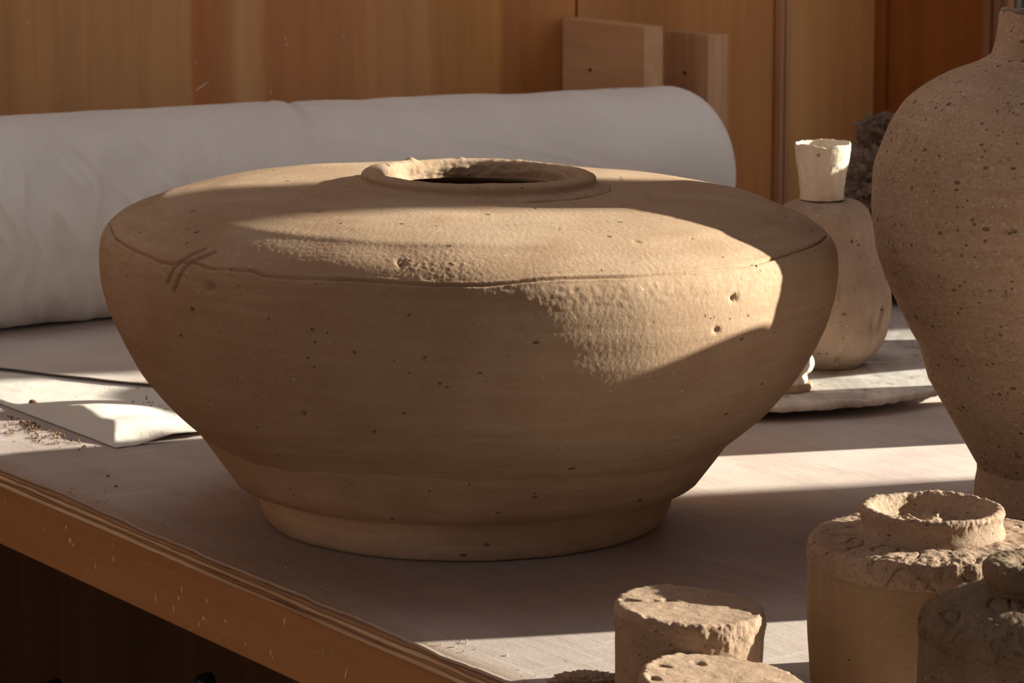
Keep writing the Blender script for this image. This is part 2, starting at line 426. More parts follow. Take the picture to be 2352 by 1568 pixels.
# right wall (along A) with the window
a_c0 = AN(onplane(2263, 60, N, NR))[0]
a_c1 = AN(onplane(2310, 60, N, NR - 0.012))[0]
a_w0, a_w1, WZ0, WZ1 = a_c1, -0.30, 0.10, 1.30
wr = box_ex('wall_right', (AW - 0.2, a_c0 + 0.01, NR, NR + 0.03, Z0, Z1), M_wallr, kind='structure')
def rp(name, a0, a1, z0, z1, d0, d1, mat, bev=0.001, par=None):
    return link(name, box(a0, a1, d0, d1, z0, z1, bev), mat, par or wr)
rp('wall_panel', a_c0 + 0.01, a_w1 + 0.06, Z0, WZ0, NR, NR + 0.03, M_wallr)
rp('wall_panel', a_c0 + 0.01, a_w1 + 0.06, WZ1, Z1, NR, NR + 0.03, M_wallr)
rp('wall_panel', a_w1 + 0.06, A1, Z0, Z1, NR, NR + 0.03, M_wallr)
a_s = AN(onplane(2043, 60, N, NR))[0]
rp('corner_board', AW - 0.004, a_s, Z0, Z1, NR - 0.006, NR, M_wallr, 0.0015)
win = box_ex('window_1', (a_w0, a_w1, NR - 0.004, NR + 0.06, WZ0 - 0.02, WZ0), M_casing, kind='structure')
# casing with its run of narrow fillets
w5 = (a_c1 - a_c0) / 5
for k in range(5):
    rp('casing_strip', a_c0 + k * w5, a_c0 + (k + 1) * w5 - 0.0006, WZ0 - 0.05, WZ1 + 0.05, NR - (0.004, 0.010, 0.006, 0.012, 0.009)[k], NR + 0.03, M_casing, 0.0015, win)
wf = (AN(onplane(2340, 20, N, NR))[0] - a_c1)
rp('sash', a_w0, a_w0 + wf * 0.35, WZ0, WZ1, NR + 0.002, NR + 0.04, M_frame, 0.001, win)
rp('sash', a_w0 + wf * 0.40, a_w0 + wf * 0.98, WZ0, WZ1, NR + 0.010, NR + 0.04, M_frame, 0.002, win)
rp('sash', a_w1 - 0.02, a_w1 + 0.06, WZ0, WZ1, NR, NR + 0.04, M_frame, 0.002, win)
rp('top_rail', a_w0, a_w1, WZ1 - 0.04, WZ1, NR + 0.002, NR + 0.04, M_frame, 0.002, win)
# left wall and the wide open front of the workshop
wl = box_ex('wall_left', (AW - 0.2, A1, N0 - 0.1, N0, Z0, 0.35), M_ply, kind='structure')
link('wall_panel', box(AW - 0.2, -2.2, N0 - 0.1, N0, 0.35, Z1), M_ply, wl)
link('wall_panel', box(-0.2, A1, N0 - 0.1, N0, 0.35, Z1), M_ply, wl)
# added unseen shed outside, past the window, which keeps the sun off the back of the room
xs = 2.3
sy = 2.725 + math.tan(SUN_AZ) * (xs + 0.435)
me = box(0, 0.15, 0, 4.5, -ZT - 0.12, 2.2, 0.01)
blocker = link('blocker_wall', me, M_casing, None, (xs, sy, ZT)); tag(blocker, 'added unseen shed outside beyond the window', 'blocker')
post = link('shade_post', box(-.06, .06, -.062, .085, -ZT - 0.12, 2.2, 0.006), M_casing, None, (3.0, 2.862, ZT), SUN_AZ)  # added post, unseen, throws a soft band of shade over the jar top
tag(post, 'square timber post added out of view outside the window, shading the jar top', 'post')

# ------------------------------------------------------------------ workbench
bench = empty('workbench', (*W(-1.6, 1.7)[:2], 0.0), ROTZ)
tag(bench, 'long plywood workbench with dusty top and slip-splashed brown front board', 'workbench')
BO = (-(-1.6), -1.7, ZT)          # puts parts given in (a,n,z) into the bench's own frame
aa = np.linspace(AW + 0.002, -0.35, 1100)
def ply(name, zt, zb, off, amp, mat, seed):
    q = np.stack([aa * 9, aa * 0 + seed, aa * 0], -1)
    nf = 0.980 + off + amp * fbm(q, seed, 5, 0.6)
    zt_ = zt + 0.0004 * pn(np.stack([aa * 22, aa * 0, aa * 0 + seed], -1), seed)
    rows = [(nf + 0.30, zb), (nf, zb + 0 * aa), (nf - 0.0004, (zb + zt) / 2), (nf, zt_ - 0.0003), (nf + 0.0006, zt_)]
    if zt > -0.001:
        # worn, splintery lip on the face
        for d in (0.002, 0.004, 0.007, 0.011, 0.016, 0.03):
            fall = -0.0009 * math.exp(-d / 0.004)
            rows.append((nf + d, fall + 0.0003 * math.exp(-d / 0.01) * fbm(np.stack([aa * 60, aa * 0 + d * 300, aa * 0], -1), seed + 4, 3)))
        rows.append((0 * aa + NR - 0.004, 0 * aa))
        rows.append((0 * aa + NR - 0.004, 0 * aa + zb))
    else:
        rows.append((nf + 0.30, 0 * aa + zt))
    P = np.stack([np.stack([aa, r[0] + 0 * aa, r[1] + 0 * aa], -1) for r in rows])
    if zt > -0.001: P[0, :, 1] = NR - 0.004
    o = link(name, mesh(name, P, grid(P)), mat, bench, BO); return o
ply('tabletop', 0.0, -0.0022, 0.0035, 0.0030, M_bench, 1)
ply('ply_layer', -0.0024, -0.0044, 0.0015, 0.0026, M_plyD, 2)
ply('ply_layer', -0.0046, -0.0068, 0.0000, 0.0018, M_plyL, 3)
ply('ply_layer', -0.0070, -0.0088, 0.0004, 0.0016, M_plyD, 5)
ply('ply_layer', -0.0090, -0.0114, -0.0022, 0.0008, M_plyL, 6)
def bp(name, dims, mat, bev=0.001):
    return link(name, box(*dims, bev=bev), mat, bench, BO)
bp('apron', (AW + 0.002, -0.35, 0.9785, 1.005, -0.0555, -0.0116), M_apron, 0.0012)
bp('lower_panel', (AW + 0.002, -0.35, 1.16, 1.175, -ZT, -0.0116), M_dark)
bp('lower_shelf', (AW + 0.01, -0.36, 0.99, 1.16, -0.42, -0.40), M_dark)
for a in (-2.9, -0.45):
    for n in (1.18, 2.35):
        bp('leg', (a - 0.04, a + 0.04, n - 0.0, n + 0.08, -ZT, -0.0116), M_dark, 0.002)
def knob(px, py, r):
    P = onplane(px, py, N, 1.15); a, n = AN(P)
    ph = np.linspace(0, 2 * PI, 40, endpoint=False)
    pr = np.array([(0.0005, 0.0), (r * .75, 0.0), (r, 0.002), (r, 0.008), (r * .8, 0.013), (r * .3, 0.016), (0.0005, 0.016)])
    Pg, _, Fq = lathe(pr, ph)
    V = np.stack([Pg[..., 0] + a, 1.162 - Pg[..., 2], Pg[..., 1] + P[2]], -1)
    o = link('knob', mesh('knob', V, Fq), M_black, bench, BO); return o
knob(458, 1572, 0.0085); knob(112, 1574, 0.0045)

spl = [(325,345,8,30,0,0),(345,412,16,32,-.1,0),(360,430,8,20,0,0),(157,378,6,14,0,1),(80,375,4,6,0,0),(97,415,10,24,0,1),(525,420,6,40,0,1),(557,500,10,30,.15,0),
 (555,435,22,22,.6,1),(460,495,7,9,0,0),(470,540,6,30,-.1,0),(466,518,4,6,0,0),(500,600,4,14,0,1),(622,630,18,40,0,1),(590,578,8,18,1.2,1),(640,500,4,50,0,1),(627,403,9,14,0,0),(720,522,6,6,0,0),
 (765,690,6,42,0,0),(708,705,9,38,-.2,1),(853,745,6,32,0,0),(838,765,4,6,0,0),(878,692,11,18,.2,0),(892,650,5,46,0,0),(891,605,2,40,0,1),(857,567,6,8,0,0),(1000,792,13,20,0,0),(1015,801,5,5,0,0),(1040,798,4,4,0,0),
 (1015,707,8,28,.25,0),(977,820,6,30,.08,0),(1050,635,9,40,.12,1),(1108,805,8,18,0,0),(1117,818,4,4,0,0),(1103,862,6,8,0,0),(1068,893,6,6,0,0),(1207,915,6,22,0,0),(1182,750,5,5,0,0),
 (1330,958,10,30,-.15,0),(1338,980,6,20,-.2,0),(1397,808,11,40,0,0),(1393,880,5,26,.1,1),(1590,965,24,64,.05,1),(1598,925,8,50,.08,1),(1548,957,6,8,0,0),(1627,963,6,8,0,0),(1700,1060,9,66,.3,0),(1582,1055,9,44,-.3,1),
 (1752,972,5,5,0,1),(25,220,6,12,0,0),(220,355,5,7,0,0),(163,305,5,6,0,1),(200,408,4,16,0,1),(423,560,5,6,0,0),(410,407,5,6,0,0),(340,480,5,26,0,1),(402,518,7,22,0,1),(592,540,3,14,0,1),(520,300,3,5,0,1),
 (665,578,6,9,0,1),(940,846,5,5,0,0),(912,735,5,7,0,1),(925,742,4,7,0,1),(1228,775,4,5,0,1),(1253,858,6,9,0,1),(1175,848,4,5,0,0),(660,392,10,14,0,1),(1065,740,3,44,0,1)]
for kind_, mat in ((0, M_splat), (1, M_splat2)):
    lst = []
    for x, y, w, h, r, t in spl:
        if t != kind_: continue
        P = onplane(x / 2.138, 1050 + y / 2.138, N, 0.9785); a, n = AN(P); s = np.linalg.norm(P - C0) / FPX / 2.138
        v, f = blob(a, 0, P[2], w * s / 2 * 1.5, 0.0005, h * s / 2, rot=r)
        v[:, 1] += 0.9785
        v[:, 0] += 0.0004 * pn(v * 900, 2); v[:, 2] = np.clip(v[:, 2], -0.0553, -0.0118)
        lst.append((v, f))
    o = link('slip_splash', mesh('slip_splash', *joinm(lst)), mat, bench, BO); o['kind'] = 'stuff'
    if kind_ == 0: o['label'] = 'thick cream slip splashes on the front board'
    else: o['label'] = 'thin tan slip runs on the front board'

# ------------------------------------------------------------------ generic pot builder
def wloc(P): return (float(P[0]), float(P[1]), ZT + float(P[2]))
def pot_part(name, prof, nf, nb, half, mat, parent, disp, loc=(0, 0, 0), front=-PI / 2):
    ph = phis_dense(front, nf, nb, half)
    P, Nn, Fq = lathe(prof, ph)
    V = disp(P, Nn, ph)
    return link(name, mesh(name, V, Fq), mat, parent, loc)

# ------------------------------------------------------------------ the big squat jar
YJ = 2.2054
JX = float(onY(1070, 620, YJ)[0])
JC = np.array([JX, YJ, 0.0])
zk = np.array([0, .006, .02, .035, .05, .065, .085, .105, .125, .145, .165, .18, .19, .197, .204, .212, .220])
rk = np.array([.1352, .1397, .1440, .1515, .1681, .1862, .2089, .2246, .2359, .2450, .2499, .2508, .2499, .2483, .2429, .2291, .2056])
zf = np.linspace(0, .22, 221); rf = np.interp(zf, zk, rk); kk = np.ones(9) / 9
rf2 = np.convolve(np.pad(rf, 10, 'edge'), np.hanning(23)[1:-1] / np.hanning(23).sum(), 'valid')
rf = np.convolve(np.pad(rf, 4, 'edge'), kk, 'valid'); rf[15:90] = rf2[15:90]; rf[:3] = [.1335, .1355, .1375]
lower = np.stack([rf, zf], -1)
top = np.array([(.190, .2236), (.17, .2264), (.14, .2282), (.11, .2290), (.092, .2297), (.084, .2300)])
inner = np.array([(.0660, .2290), (.0675, .2262), (.10, .216), (.17, .205), (.215, .19), (.23, .16), (.21, .10), (.16, .03), (.08, .012), (.0005, .010)])
_ol = np.vstack([lower, top])
out1 = resample(_ol, [0.0030 if p[1] < .165 else (0.00085 if p[1] < .2195 else 0.0023) for p in _ol[1:]])
# thicker sampling round the shoulder line
outer = smooth_prof(out1, 3)
prof = np.vstack([[(.0005, 0.002), (.06, 0.002), (.12, 0.001)], outer, resample(inner, 0.012)])
def shear(V):
    V = V.copy(); z = V[..., 2]; w = np.clip(z / .12, 0, 1)
    V[..., 2] = z - 0.018 * V[..., 0] * w
    V[..., 0] = V[..., 0] + 0.012 * z
    return V
def jar_uv(px, py, P):
    """nearest outer-surface vertex to a point of the view"""
    pass
crack_px = [(246, 500), (250, 515), (262, 545), (290, 566), (320, 580), (370, 603), (400, 607), (440, 602), (455, 606), (480, 616), (530, 621), (580, 622), (605, 632), (640, 638), (740, 642), (800, 643), (860, 646), (930, 651), (1000, 656), (1060, 657), (1130, 655), (1200, 647), (1280, 641), (1360, 638), (1450, 636), (1540, 631), (1600, 625), (1680, 616), (1740, 605), (1800, 588), (1850, 572), (1885, 556), (1902, 540), (1896, 530)]
slash1 = [(473, 571), (440, 585), (415, 600), (400, 614), (392, 630), (384, 650)]
slash2 = [(497, 576), (465, 590), (440, 602), (422, 617), (410, 638), (398, 670)]
chips = [(482, 659, .0032, .004), (1686, 684, .003, .0036), (1646, 758, .0024, .003), (975, 824, .002, .002), (700, 952, .0022, .0015), (1003, 1142, .0022, .001), (920, 604, .003, .002), (1890, 704, .0015, .002), (1150, 998, .002, .001), (393, 836, .0018, .0012), (440, 852, .0018, .001), (480, 1002, .0016, .001)]
def to_screen(Pw):
    q = Pw - C0; w = q @ _F()
    return np.stack([1176 + FPX * q[..., 0] / w, 784 - FPX * (q @ _U()) / w], -1)
def polydist(S, poly):
    poly = np.asarray(poly, float); d = np.full(S.shape[:-1], 1e9)
    for a_, b_ in zip(poly[:-1], poly[1:]):
        ab = b_ - a_; t = np.clip(((S - a_) @ ab) / (ab @ ab), 0, 1)
        d = np.minimum(d, np.linalg.norm(S - a_ - t[..., None] * ab, axis=-1))
    return d
def jar_disp(P, Nn, ph):
    rr = np.hypot(P[..., 0], P[..., 1])
    k = len(prof); n_out = len(outer)
    is_out = np.zeros(P.shape[:2]); is_out[3:3 + n_out] = 1
    d = 0.0011 * pn(P * 9, 1) + 0.0006 * pn(P * 26, 2)
    d = d + is_out * 0.00004 * pn(P * np.array([30, 30, 300]), 3) * (P[..., 2] < .2)
    # trimmed, crumbly band above and below the shoulder line
    band = np.exp(-((rr - .235) / .02) ** 2) * (P[..., 2] > .19)
    patch = sstep(-.1, .35, pn(P * 14, 6))
    d = d + is_out * band * patch * 0.0003 * np.maximum(fbm(P * 330, 5, 3), -0.2)
    d = d + is_out * 0.00009 * fbm(P * 330, 8, 2)
    lip = np.exp(-((rr - .2485) / .004) ** 2) * (P[..., 2] > .185) * (P[..., 2] < .2)
    d = d + is_out * lip * 0.0003 * fbm(P * np.array([150, 150, 300]), 9, 3)
    # grooves: find them on the surface by where they run
    base = shear(P)
    S = to_screen(base + JC)
    vis = ((base + JC - C0) * Nn).sum(-1) < 0
    cen_d = polydist(S, crack_px)
    zone = vis & (is_out > 0) & (P[..., 2] > .17) & (P[..., 2] < .215)
    g = np.where(zone & (S[..., 1] > 494), np.exp(-(cen_d / 2.3) ** 2), 0)
    gw = 0.75 + 0.45 * pn(P * 45, 11)
    d = d - 0.0026 * g * gw
    rim_up = np.where(zone, np.exp(-((cen_d - 6.5) / 3.5) ** 2), 0)
    d = d + 0.0005 * rim_up * (0.6 + pn(P * 90, 12))
    for sl in (slash1, slash2):
        dd = polydist(S, sl)
        d = d - 0.0030 * np.where(vis & (is_out > 0), np.exp(-(dd / 2.7) ** 2), 0)
    for x, y, r, dep in chips:
        e = np.hypot((S[..., 0] - x), (S[..., 1] - y)) * 2.1 / FPX
        d = d - dep * np.where(vis & (is_out > 0), np.exp(-(e / (r * .8)) ** 2), 0) * (0.8 + 0.6 * pn(P * 500, 13))
    # scattered tool nicks
    nick = pn(P * np.array([55, 55, 210]), 15)
    d = d - is_out * 0.0008 * sstep(.78, .88, nick)
    V = P + Nn * d[..., None]
    V[..., 2] = np.maximum(V[..., 2], 0.0004)
    return shear(V)
jar = empty('squat_jar', (JX, YJ, ZT))
tag(jar, 'very wide squat unglazed clay jar with incised shoulder line in the middle of the bench', 'jar')
pot_part('body', prof, 1200, 120, 1.60, M_jar, jar, jar_disp)
# collar
rim = np.array([(.0650, .2272), (.0648, .230), (.0655, .235), (.0675, .2385), (.0705, .2398), (.0755, .2396), (.0790, .2380), (.0798, .2362), (.0790, .2345), (.0805, .2325), (.0850, .2312), (.0895, .2304), (.0905, .2288), (.088, .227)])
rp_ = smooth_prof(resample(rim[::-1], 0.0008), 3)
def rim_disp(P, Nn, ph):
    rr = np.hypot(P[..., 0], P[..., 1]); ang = np.arctan2(P[..., 1], P[..., 0])
    d = 0.0012 * pn(P * 14, 21) + 0.0005 * pn(P * 60, 22)
    w = sstep(.0795, .083, rr)
    d = d + w * (0.0008 * fbm(P * 220, 23, 3) + 0.0008 * pn(P * 60, 24))
    d = d + (1 - w) * 0.0002 * fbm(P * 250, 25, 3)
    inner_ = sstep(.067, .0655, rr)
    d = d + inner_ * 0.0012 * fbm(P * np.array([60, 60, 160]), 26, 3)
    V = P + Nn * d[..., None]
    # thumbed lump on the far left lip
    for an_, w_, h_ in ((2.28, .05, .0022), (1.75, .03, .0008), (1.2, .04, .0007)):
        V[..., 2] += h_ * np.exp(-((ang - an_) / w_) ** 2) * np.exp(-((rr - .074) / .005) ** 2)
    V[..., 0] = V[..., 0] + 0.006
    return shear(V)
pot_part('collar', rp_, 640, 160, 2.2, M_jar, jar, rim_disp)

# ------------------------------------------------------------------ tall vase at the right
YV = 2.235
VX = 0.3809
vzk = np.array([0, .01, .025, .04, .06, .085, .11, .14, .17, .2, .23, .26, .28, .295, .305, .31])
vrk = np.array([.0579, .0563, .0561, .0591, .0683, .0867, .1053, .1208, .1322, .1357, .1349, .1246, .112, .0904, .0662, .050])
kv = YV / 2.30
vzk = np.concatenate([[0], vzk * kv + .511 * (1 - kv)]); vrk = np.concatenate([[vrk[0]], vrk]) * kv
vz = np.linspace(0, vzk[-1], 200); vr = np.convolve(np.pad(np.interp(vz, vzk, vrk), 4, 'edge'), np.ones(9) / 9, 'valid')
vprof = np.vstack([[(.0005, .001), (.05, .001)], smooth_prof(resample(np.stack([vr, vz], -1), .0028), 2), [(.046, .308), (.055, .298), (.1, .27), (.122, .2), (.09, .09), (.05, .02), (.0005, .012)]])
def vase_disp(P, Nn, ph):
    d = 0.0014 * pn(P * 9, 31) + 0.0004 * pn(P * 30, 32) + 0.0002 * pn(P * np.array([25, 25, 220]), 33)
    lowm = sstep(.21, .12, P[..., 2])
    d = d - (0.0007 + 0.0009 * lowm) * sstep(.5, .72, pn(P * np.array([150, 150, 260]), 34)) + lowm * 0.0002 * fbm(P * 300, 35, 2)
    d = d - 0.0016 * sstep(.66, .78, pn(P * np.array([70, 70, 120]), 36))
    V = P + Nn * d[..., None]; V[..., 2] = np.maximum(V[..., 2], 0.0004); return V
vase = empty('tall_vase', (VX, YV, ZT))
tag(vase, 'tall flecked clay vase with round shoulders and torn neck, cut by the right edge', 'vase')
pot_part('body', vprof, 540, 100, 1.9, M_vase, vase, vase_disp, front=-PI / 2 - .25)
nk = np.array([1.0, 1.0]) * np.array([(.0555, .3040), (.0560, .3065), (.0535, .3100), (.0515, .3180), (.0498, .3300), (.0490, .3400), (.0465, .3400), (.0475, .328), (.0485, .312), (.049, .304)]) * kv + np.array([0, .511 * (1 - kv)])
nkp = smooth_prof(resample(nk, .0014), 1)
def torn_neck(z0, z1, amp, fn):
    def f(P, Nn, ph):
        w = np.clip((P[..., 2] - z0) / (z1 - z0), 0, 1)
        t = fn(ph)[None]
        d = 0.0006 * pn(P * 40, 41) + 0.0003 * fbm(P * 160, 42, 2)
        d = d + (1 - sstep(0, .15, w)) * 0.001 * fbm(P * 130, 43, 3)
        V = P + Nn * d[..., None]
        V[..., 2] += w ** 2 * amp * t
        return V
    return f
def vneck(ph):
    c = np.stack([np.cos(ph) * 2.2, np.sin(ph) * 2.2, 0 * ph], -1)
    b = pn(c, 44) + 0.45 * pn(c * 4, 45) + 0.2 * pn(c * 11, 46)
    # the near lip falls away to the right, the left side stands high
    return 0.55 * b - 0.9 * np.cos(ph + PI / 2 - .9) * 0 + 0.55 * np.cos(ph - PI) - 0.2
pot_part('neck', nkp, 320, 80, 2.2, M_vase, vase, torn_neck(.308, .340, .004, vneck))

# ------------------------------------------------------------------ small bottle vase behind
YB = 2.712
BX = float(onY(1888, 700, YB)[0])
ZB = 0.0142
bpx = [(853, 96), (835, 118), (800, 140), (760, 153), (700, 157), (650, 152), (600, 138), (560, 125), (520, 119), (490, 110), (472, 98), (462, 78), (458, 50)]
pf = []
for y, r in bpx: pf.append((r * YB / FPX * 1.012, max(0.0, float(onY(1888, y, YB)[2]) - ZB)))
pf[0] = (pf[0][0], 0.0); pf[1] = (pf[1][0], 0.0065); pf[2] = (pf[2][0], 0.016)
pf = smooth_prof(resample(np.array(pf), .0020), 3)
pf = np.vstack([[(.0005, .0)], pf, [(.012, .138), (.02, .13), (.03, .08), (.0005, .01)]])
def bot_disp(P, Nn, ph):
    d = 0.0022 * pn(P * 16, 51) + 0.0009 * pn(P * 50, 52) + 0.0004 * pn(P * np.array([120, 120, 30]), 53)
    d = d - 0.0022 * sstep(.42, .62, pn(P * np.array([85, 85, 35]), 54)) * sstep(.12, .05, P[..., 2])
    S = P + np.array([BX, YB, ZB]); sc = to_screen(S); vis = ((S - C0) * Nn).sum(-1) < 0
    for x, y, w, h, dep in ((2003, 745, 7, 30, .0035), (1958, 551, 3, 7, .002), (2003, 690, 6, 12, .001), (1985, 790, 12, 8, .001)):
        d = d - dep * np.where(vis, np.exp(-((sc[..., 0] - x) / w) ** 2 - ((sc[..., 1] - y) / h) ** 2), 0)
    cr = polydist(sc, [(1830, 475), (1870, 480), (1900, 478), (1940, 472), (1968, 470)])
    d = d - .0016 * np.where(vis, np.exp(-(cr / 2.6) ** 2), 0) * (1 + pn(P * 120, 55))
    V = P + Nn * d[..., None]; V[..., 2] = np.maximum(V[..., 2], 0.0003); return V
bottle = empty('bottle_vase', (BX, YB, ZT + ZB))
tag(bottle, 'small waisted clay bottle with a white cup neck standing on the round bat', 'bottle')
pot_part('body', pf, 380, 120, 1.9, M_bottle, bottle, bot_disp)
cup = [(456, 50, 0), (450, 49, 0), (430, 50, 0), (400, 55, 0), (370, 60, 0), (340, 63, 0), (328, 63.5, 0)]
cp = [(r * YB / FPX * 1.01, float(onY(1883, y, YB)[2]) - ZB) for y, r, _ in cup]
zt_ = cp[-1][1]
cp = cp + [(cp[-1][0] - .0008, zt_ + .0006), (cp[-1][0] - .0018, zt_ - .0002), (cp[-1][0] - .0022, zt_ - .008), (.0165, zt_ - .028), (.0145, zt_ - .040), (.0005, zt_ - .042)]
cp = smooth_prof(resample(np.array(cp), .0012), 2)
def cneck(ph):
    c = np.stack([np.cos(ph) * 1.8, np.sin(ph) * 1.8, 0 * ph], -1)
    chip = np.exp(-((np.mod(ph + PI / 2 - 0.05 + PI, 2 * PI) - PI) / .22) ** 2)
    return 0.5 * pn(c, 61) + 0.25 * pn(c * 4, 62) - 0.9 * chip - 0.2 * np.exp(-((np.mod(ph + PI / 2 - 0.8 + PI, 2 * PI) - PI) / .5) ** 2)
ph_cup = None
o = pot_part('cup_neck', cp, 300, 120, 2.2, M_white, bottle, torn_neck(zt_ - .02, zt_, .0022, cneck), loc=(-0.0015, 0, 0))
o['label'] = 'white cup-shaped neck with a chipped rim'

# ------------------------------------------------------------------ round bat under it, and the small white pot
BC = np.array([0.1781, 2.754])
bt = np.array([(.0005, .0142), (.18, .0142), (.2240, .0142), (.2268, .0136), (.2275, .0118), (.2268, .0092), (.2250, .0078), (.20, .0070), (.155, .0066), (.15, .0), (.0005, .0)])[::-1]
btp = resample(bt, [.04, .006, .02, .012, .0015, .0015, .0015, .0015, .001, .009, .03])
def bat_disp(P, Nn, ph):
    rr = np.hypot(P[..., 0], P[..., 1]); e = sstep(.215, .2262, rr)
    c = np.stack([np.cos(ph) * 9, np.sin(ph) * 9, 0 * ph], -1)
    V = P.copy(); k = 1 + e * (0.006 * fbm(c, 71, 4, .6))[None]
    V[..., 0] *= k; V[..., 1] *= k
    V += Nn * (e * 0.0010 * fbm(P * 110, 72, 3))[..., None]
    V[..., 2] += np.where(P[..., 2] > .01, 0.0003 * pn(P * 20, 73), 0)
    return V
o = pot_part('round_bat', btp, 760, 60, 1.9, M_bat, None, bat_disp, loc=(BC[0], BC[1], ZT))
tag(o, 'round dust-covered throwing bat lying flat under the waisted bottle', 'bat')

sp_p = onz(1790, 912, .0145)
SPX, SPY = float(onY(1786, 900, 2.60)[0]), 2.60
wp = np.array([(.0005, .0), (.0225, .0), (.0245, .0025), (.0240, .0055), (.0225, .0075), (.0270, .0110), (.0290, .0160), (.0280, .0210), (.0262, .0260), (.0250, .0330), (.0235, .042), (.021, .050), (.017, .055), (.014, .056), (.013, .050), (.018, .03), (.0005, .012)])
wpp = smooth_prof(resample(wp, .0012), 2)
def sp_disp(P, Nn, ph):
    lob = np.sin(ph * 5 + .4)[None] * np.exp(-((P[..., 2] - .014) / .008) ** 2)
    d = 0.0018 * lob + 0.0008 * pn(P * 60, 81) + 0.0004 * fbm(P * 160, 82, 2)
    V = P + Nn * d[..., None]; V[..., 2] = np.maximum(V[..., 2], .0002); return V
small = empty('small_pot', (SPX, SPY, ZT + ZB))
tag(small, 'little white pot with a lobed base, mostly hidden behind the big jar', 'pot')
pot_part('body', wpp, 260, 80, 2.0, M_white, small, sp_disp, loc=(0, 0, .004))
pk = np.array([(.0005, .0), (.027, .0), (.0285, .0015), (.0275, .005), (.020, .0058), (.0005, .0058)])
o = pot_part('foot_slab', smooth_prof(resample(pk, .001), 1), 260, 80, 2.0, M_rough, small, lambda P, Nn, ph: P + Nn * (0.0012 * fbm(P * 90, 83, 3) * (P[..., 2] > .0005))[..., None])
o['label'] = 'ragged brown clay slab under the base'

# ------------------------------------------------------------------ shouldered canister with a raised neck (right foreground)
def rough_pot(name, label, cat, loc, body, bodyside, neck, seed, mside, mtop, mneck, nf=620, amp=1.0, neckfn=None, hollow=True):
    e = empty(name, loc); tag(e, label, cat)
    def d1(P, Nn, ph):
        d = 0.0009 * pn(P * 20, seed) + 0.0003 * pn(P * np.array([140, 140, 25]), seed + 1)
        V = P + Nn * d[..., None]; V[..., 2] = np.maximum(V[..., 2], .0003); return V
    pot_part('body', smooth_prof(resample(np.array(bodyside), .0025), 2), 300, 80, 2.0, mside, e, d1)
    def d2(P, Nn, ph):
        rr = np.hypot(P[..., 0], P[..., 1]); R_ = rr.max()
        ed = sstep(.45 * R_, .97 * R_, rr)
        d = amp * (0.0009 * fbm(P * 60, seed + 2, 3, .55) + ed * 0.0008 * fbm(P * 170, seed + 3, 4, .6))
        cr = np.abs(pn(P * 55, seed + 4)); d = d - amp * 0.0016 * (1 - sstep(0, .07, cr)) * sstep(-.1, .25, pn(P * 25, seed + 5))
        return P + Nn * d[..., None]
    o = pot_part('shoulder', resample(np.array(body), .0010), nf, 200, 2.2, mtop, e, d2); o['label'] = 'cracked crumbly shoulder'
    if neck is not None:
        def d3(P, Nn, ph):
            z = P[..., 2]; hi = sstep(neck[0][1] + .004, max(p[1] for p in neck), z)
            d = 0.0012 * pn(P * 40, seed + 6) + hi * amp * 0.0007 * fbm(P * 200, seed + 7, 4, .6)
            V = P + Nn * d[..., None]
            if neckfn: V = neckfn(V)
            return V
        pot_part('neck', smooth_prof(resample(np.array(neck), .0009), 2), 460, 140, 2.4, mneck, e, d3)
    return e
CY = 1.776
CX = float(onY(2140, 1220, CY)[0])
hs = float(onY(2140, 1222, CY)[2]) - .1015            # shoulder height measured against the drawn profile
can_side = [(.0005, 0), (.061, 0), (.0668, .003), (.0680, .03), (.0684, .06), (.0686, .084 + hs), (.0684, .0885 + hs), (.061, .0890 + hs)]
can_top = [(.0655, .0835 + hs), (.0688, .0850 + hs), (.0692, .0890 + hs), (.0688, .0950 + hs), (.0668, .0990 + hs), (.0610, .1005 + hs), (.0500, .1010 + hs), (.0425, .1015 + hs), (.036, .1015 + hs)]
can_neck = [(r * 1.017, z + hs - max(0, z - .104) * .12) for r, z in [(.0410, .1000), (.0400, .1040), (.0385, .1075), (.0385, .1120), (.0395, .1155), (.0388, .1178), (.0365, .1185), (.0335, .1172), (.0318, .1130), (.0300, .1085), (.0260, .1055), (.020, .1060), (.012, .1085), (.006, .1095), (.0005, .1098)]]
def neckfn(V):
    r = np.hypot(V[..., 0], V[..., 1])
    ins = sstep(.031, .026, r)
    V = V.copy(); V[..., 2] += ins * (0.0055 * pn(V * 55, 92) + 0.002 * fbm(V * 150, 93, 3))
    return V
canister = rough_pot('clay_canister', 'stout straight-sided clay canister with a raised ragged neck, right foreground', 'jar', (CX, CY, ZT), can_top, can_side, can_neck, 90, M_wet, M_rough, M_rough, neckfn=neckfn)
# dark jar at the corner of the frame
DX, DY = float(onY(2378, 1420, 1.60)[0]), 1.60
dj_side = [(.0005, 0), (.054, 0), (.0575, .003), (.0582, .04), (.0585, .078), (.055, .0800)]
dj_top = [(.0560, .0740), (.0586, .0780), (.0592, .0840), (.0570, .0900), (.050, .0950), (.040, .0985), (.030, .1010), (.024, .1022), (.020, .1022)]
dj_neck = [(.0235, .1000), (.0235, .1035), (.0262, .1060), (.0282, .1100), (.0280, .1140), (.0250, .1175), (.0190, .1185), (.013, .1170), (.010, .113), (.009, .106), (.0005, .104)]
dark = rough_pot('dark_jar', 'dark lumpy clay jar with a thick rounded lip in the bottom right corner', 'jar', (DX, DY, ZT), dj_top, dj_side, dj_neck, 120, M_darkjar, M_darkjar, M_darkjar, amp=1.15)

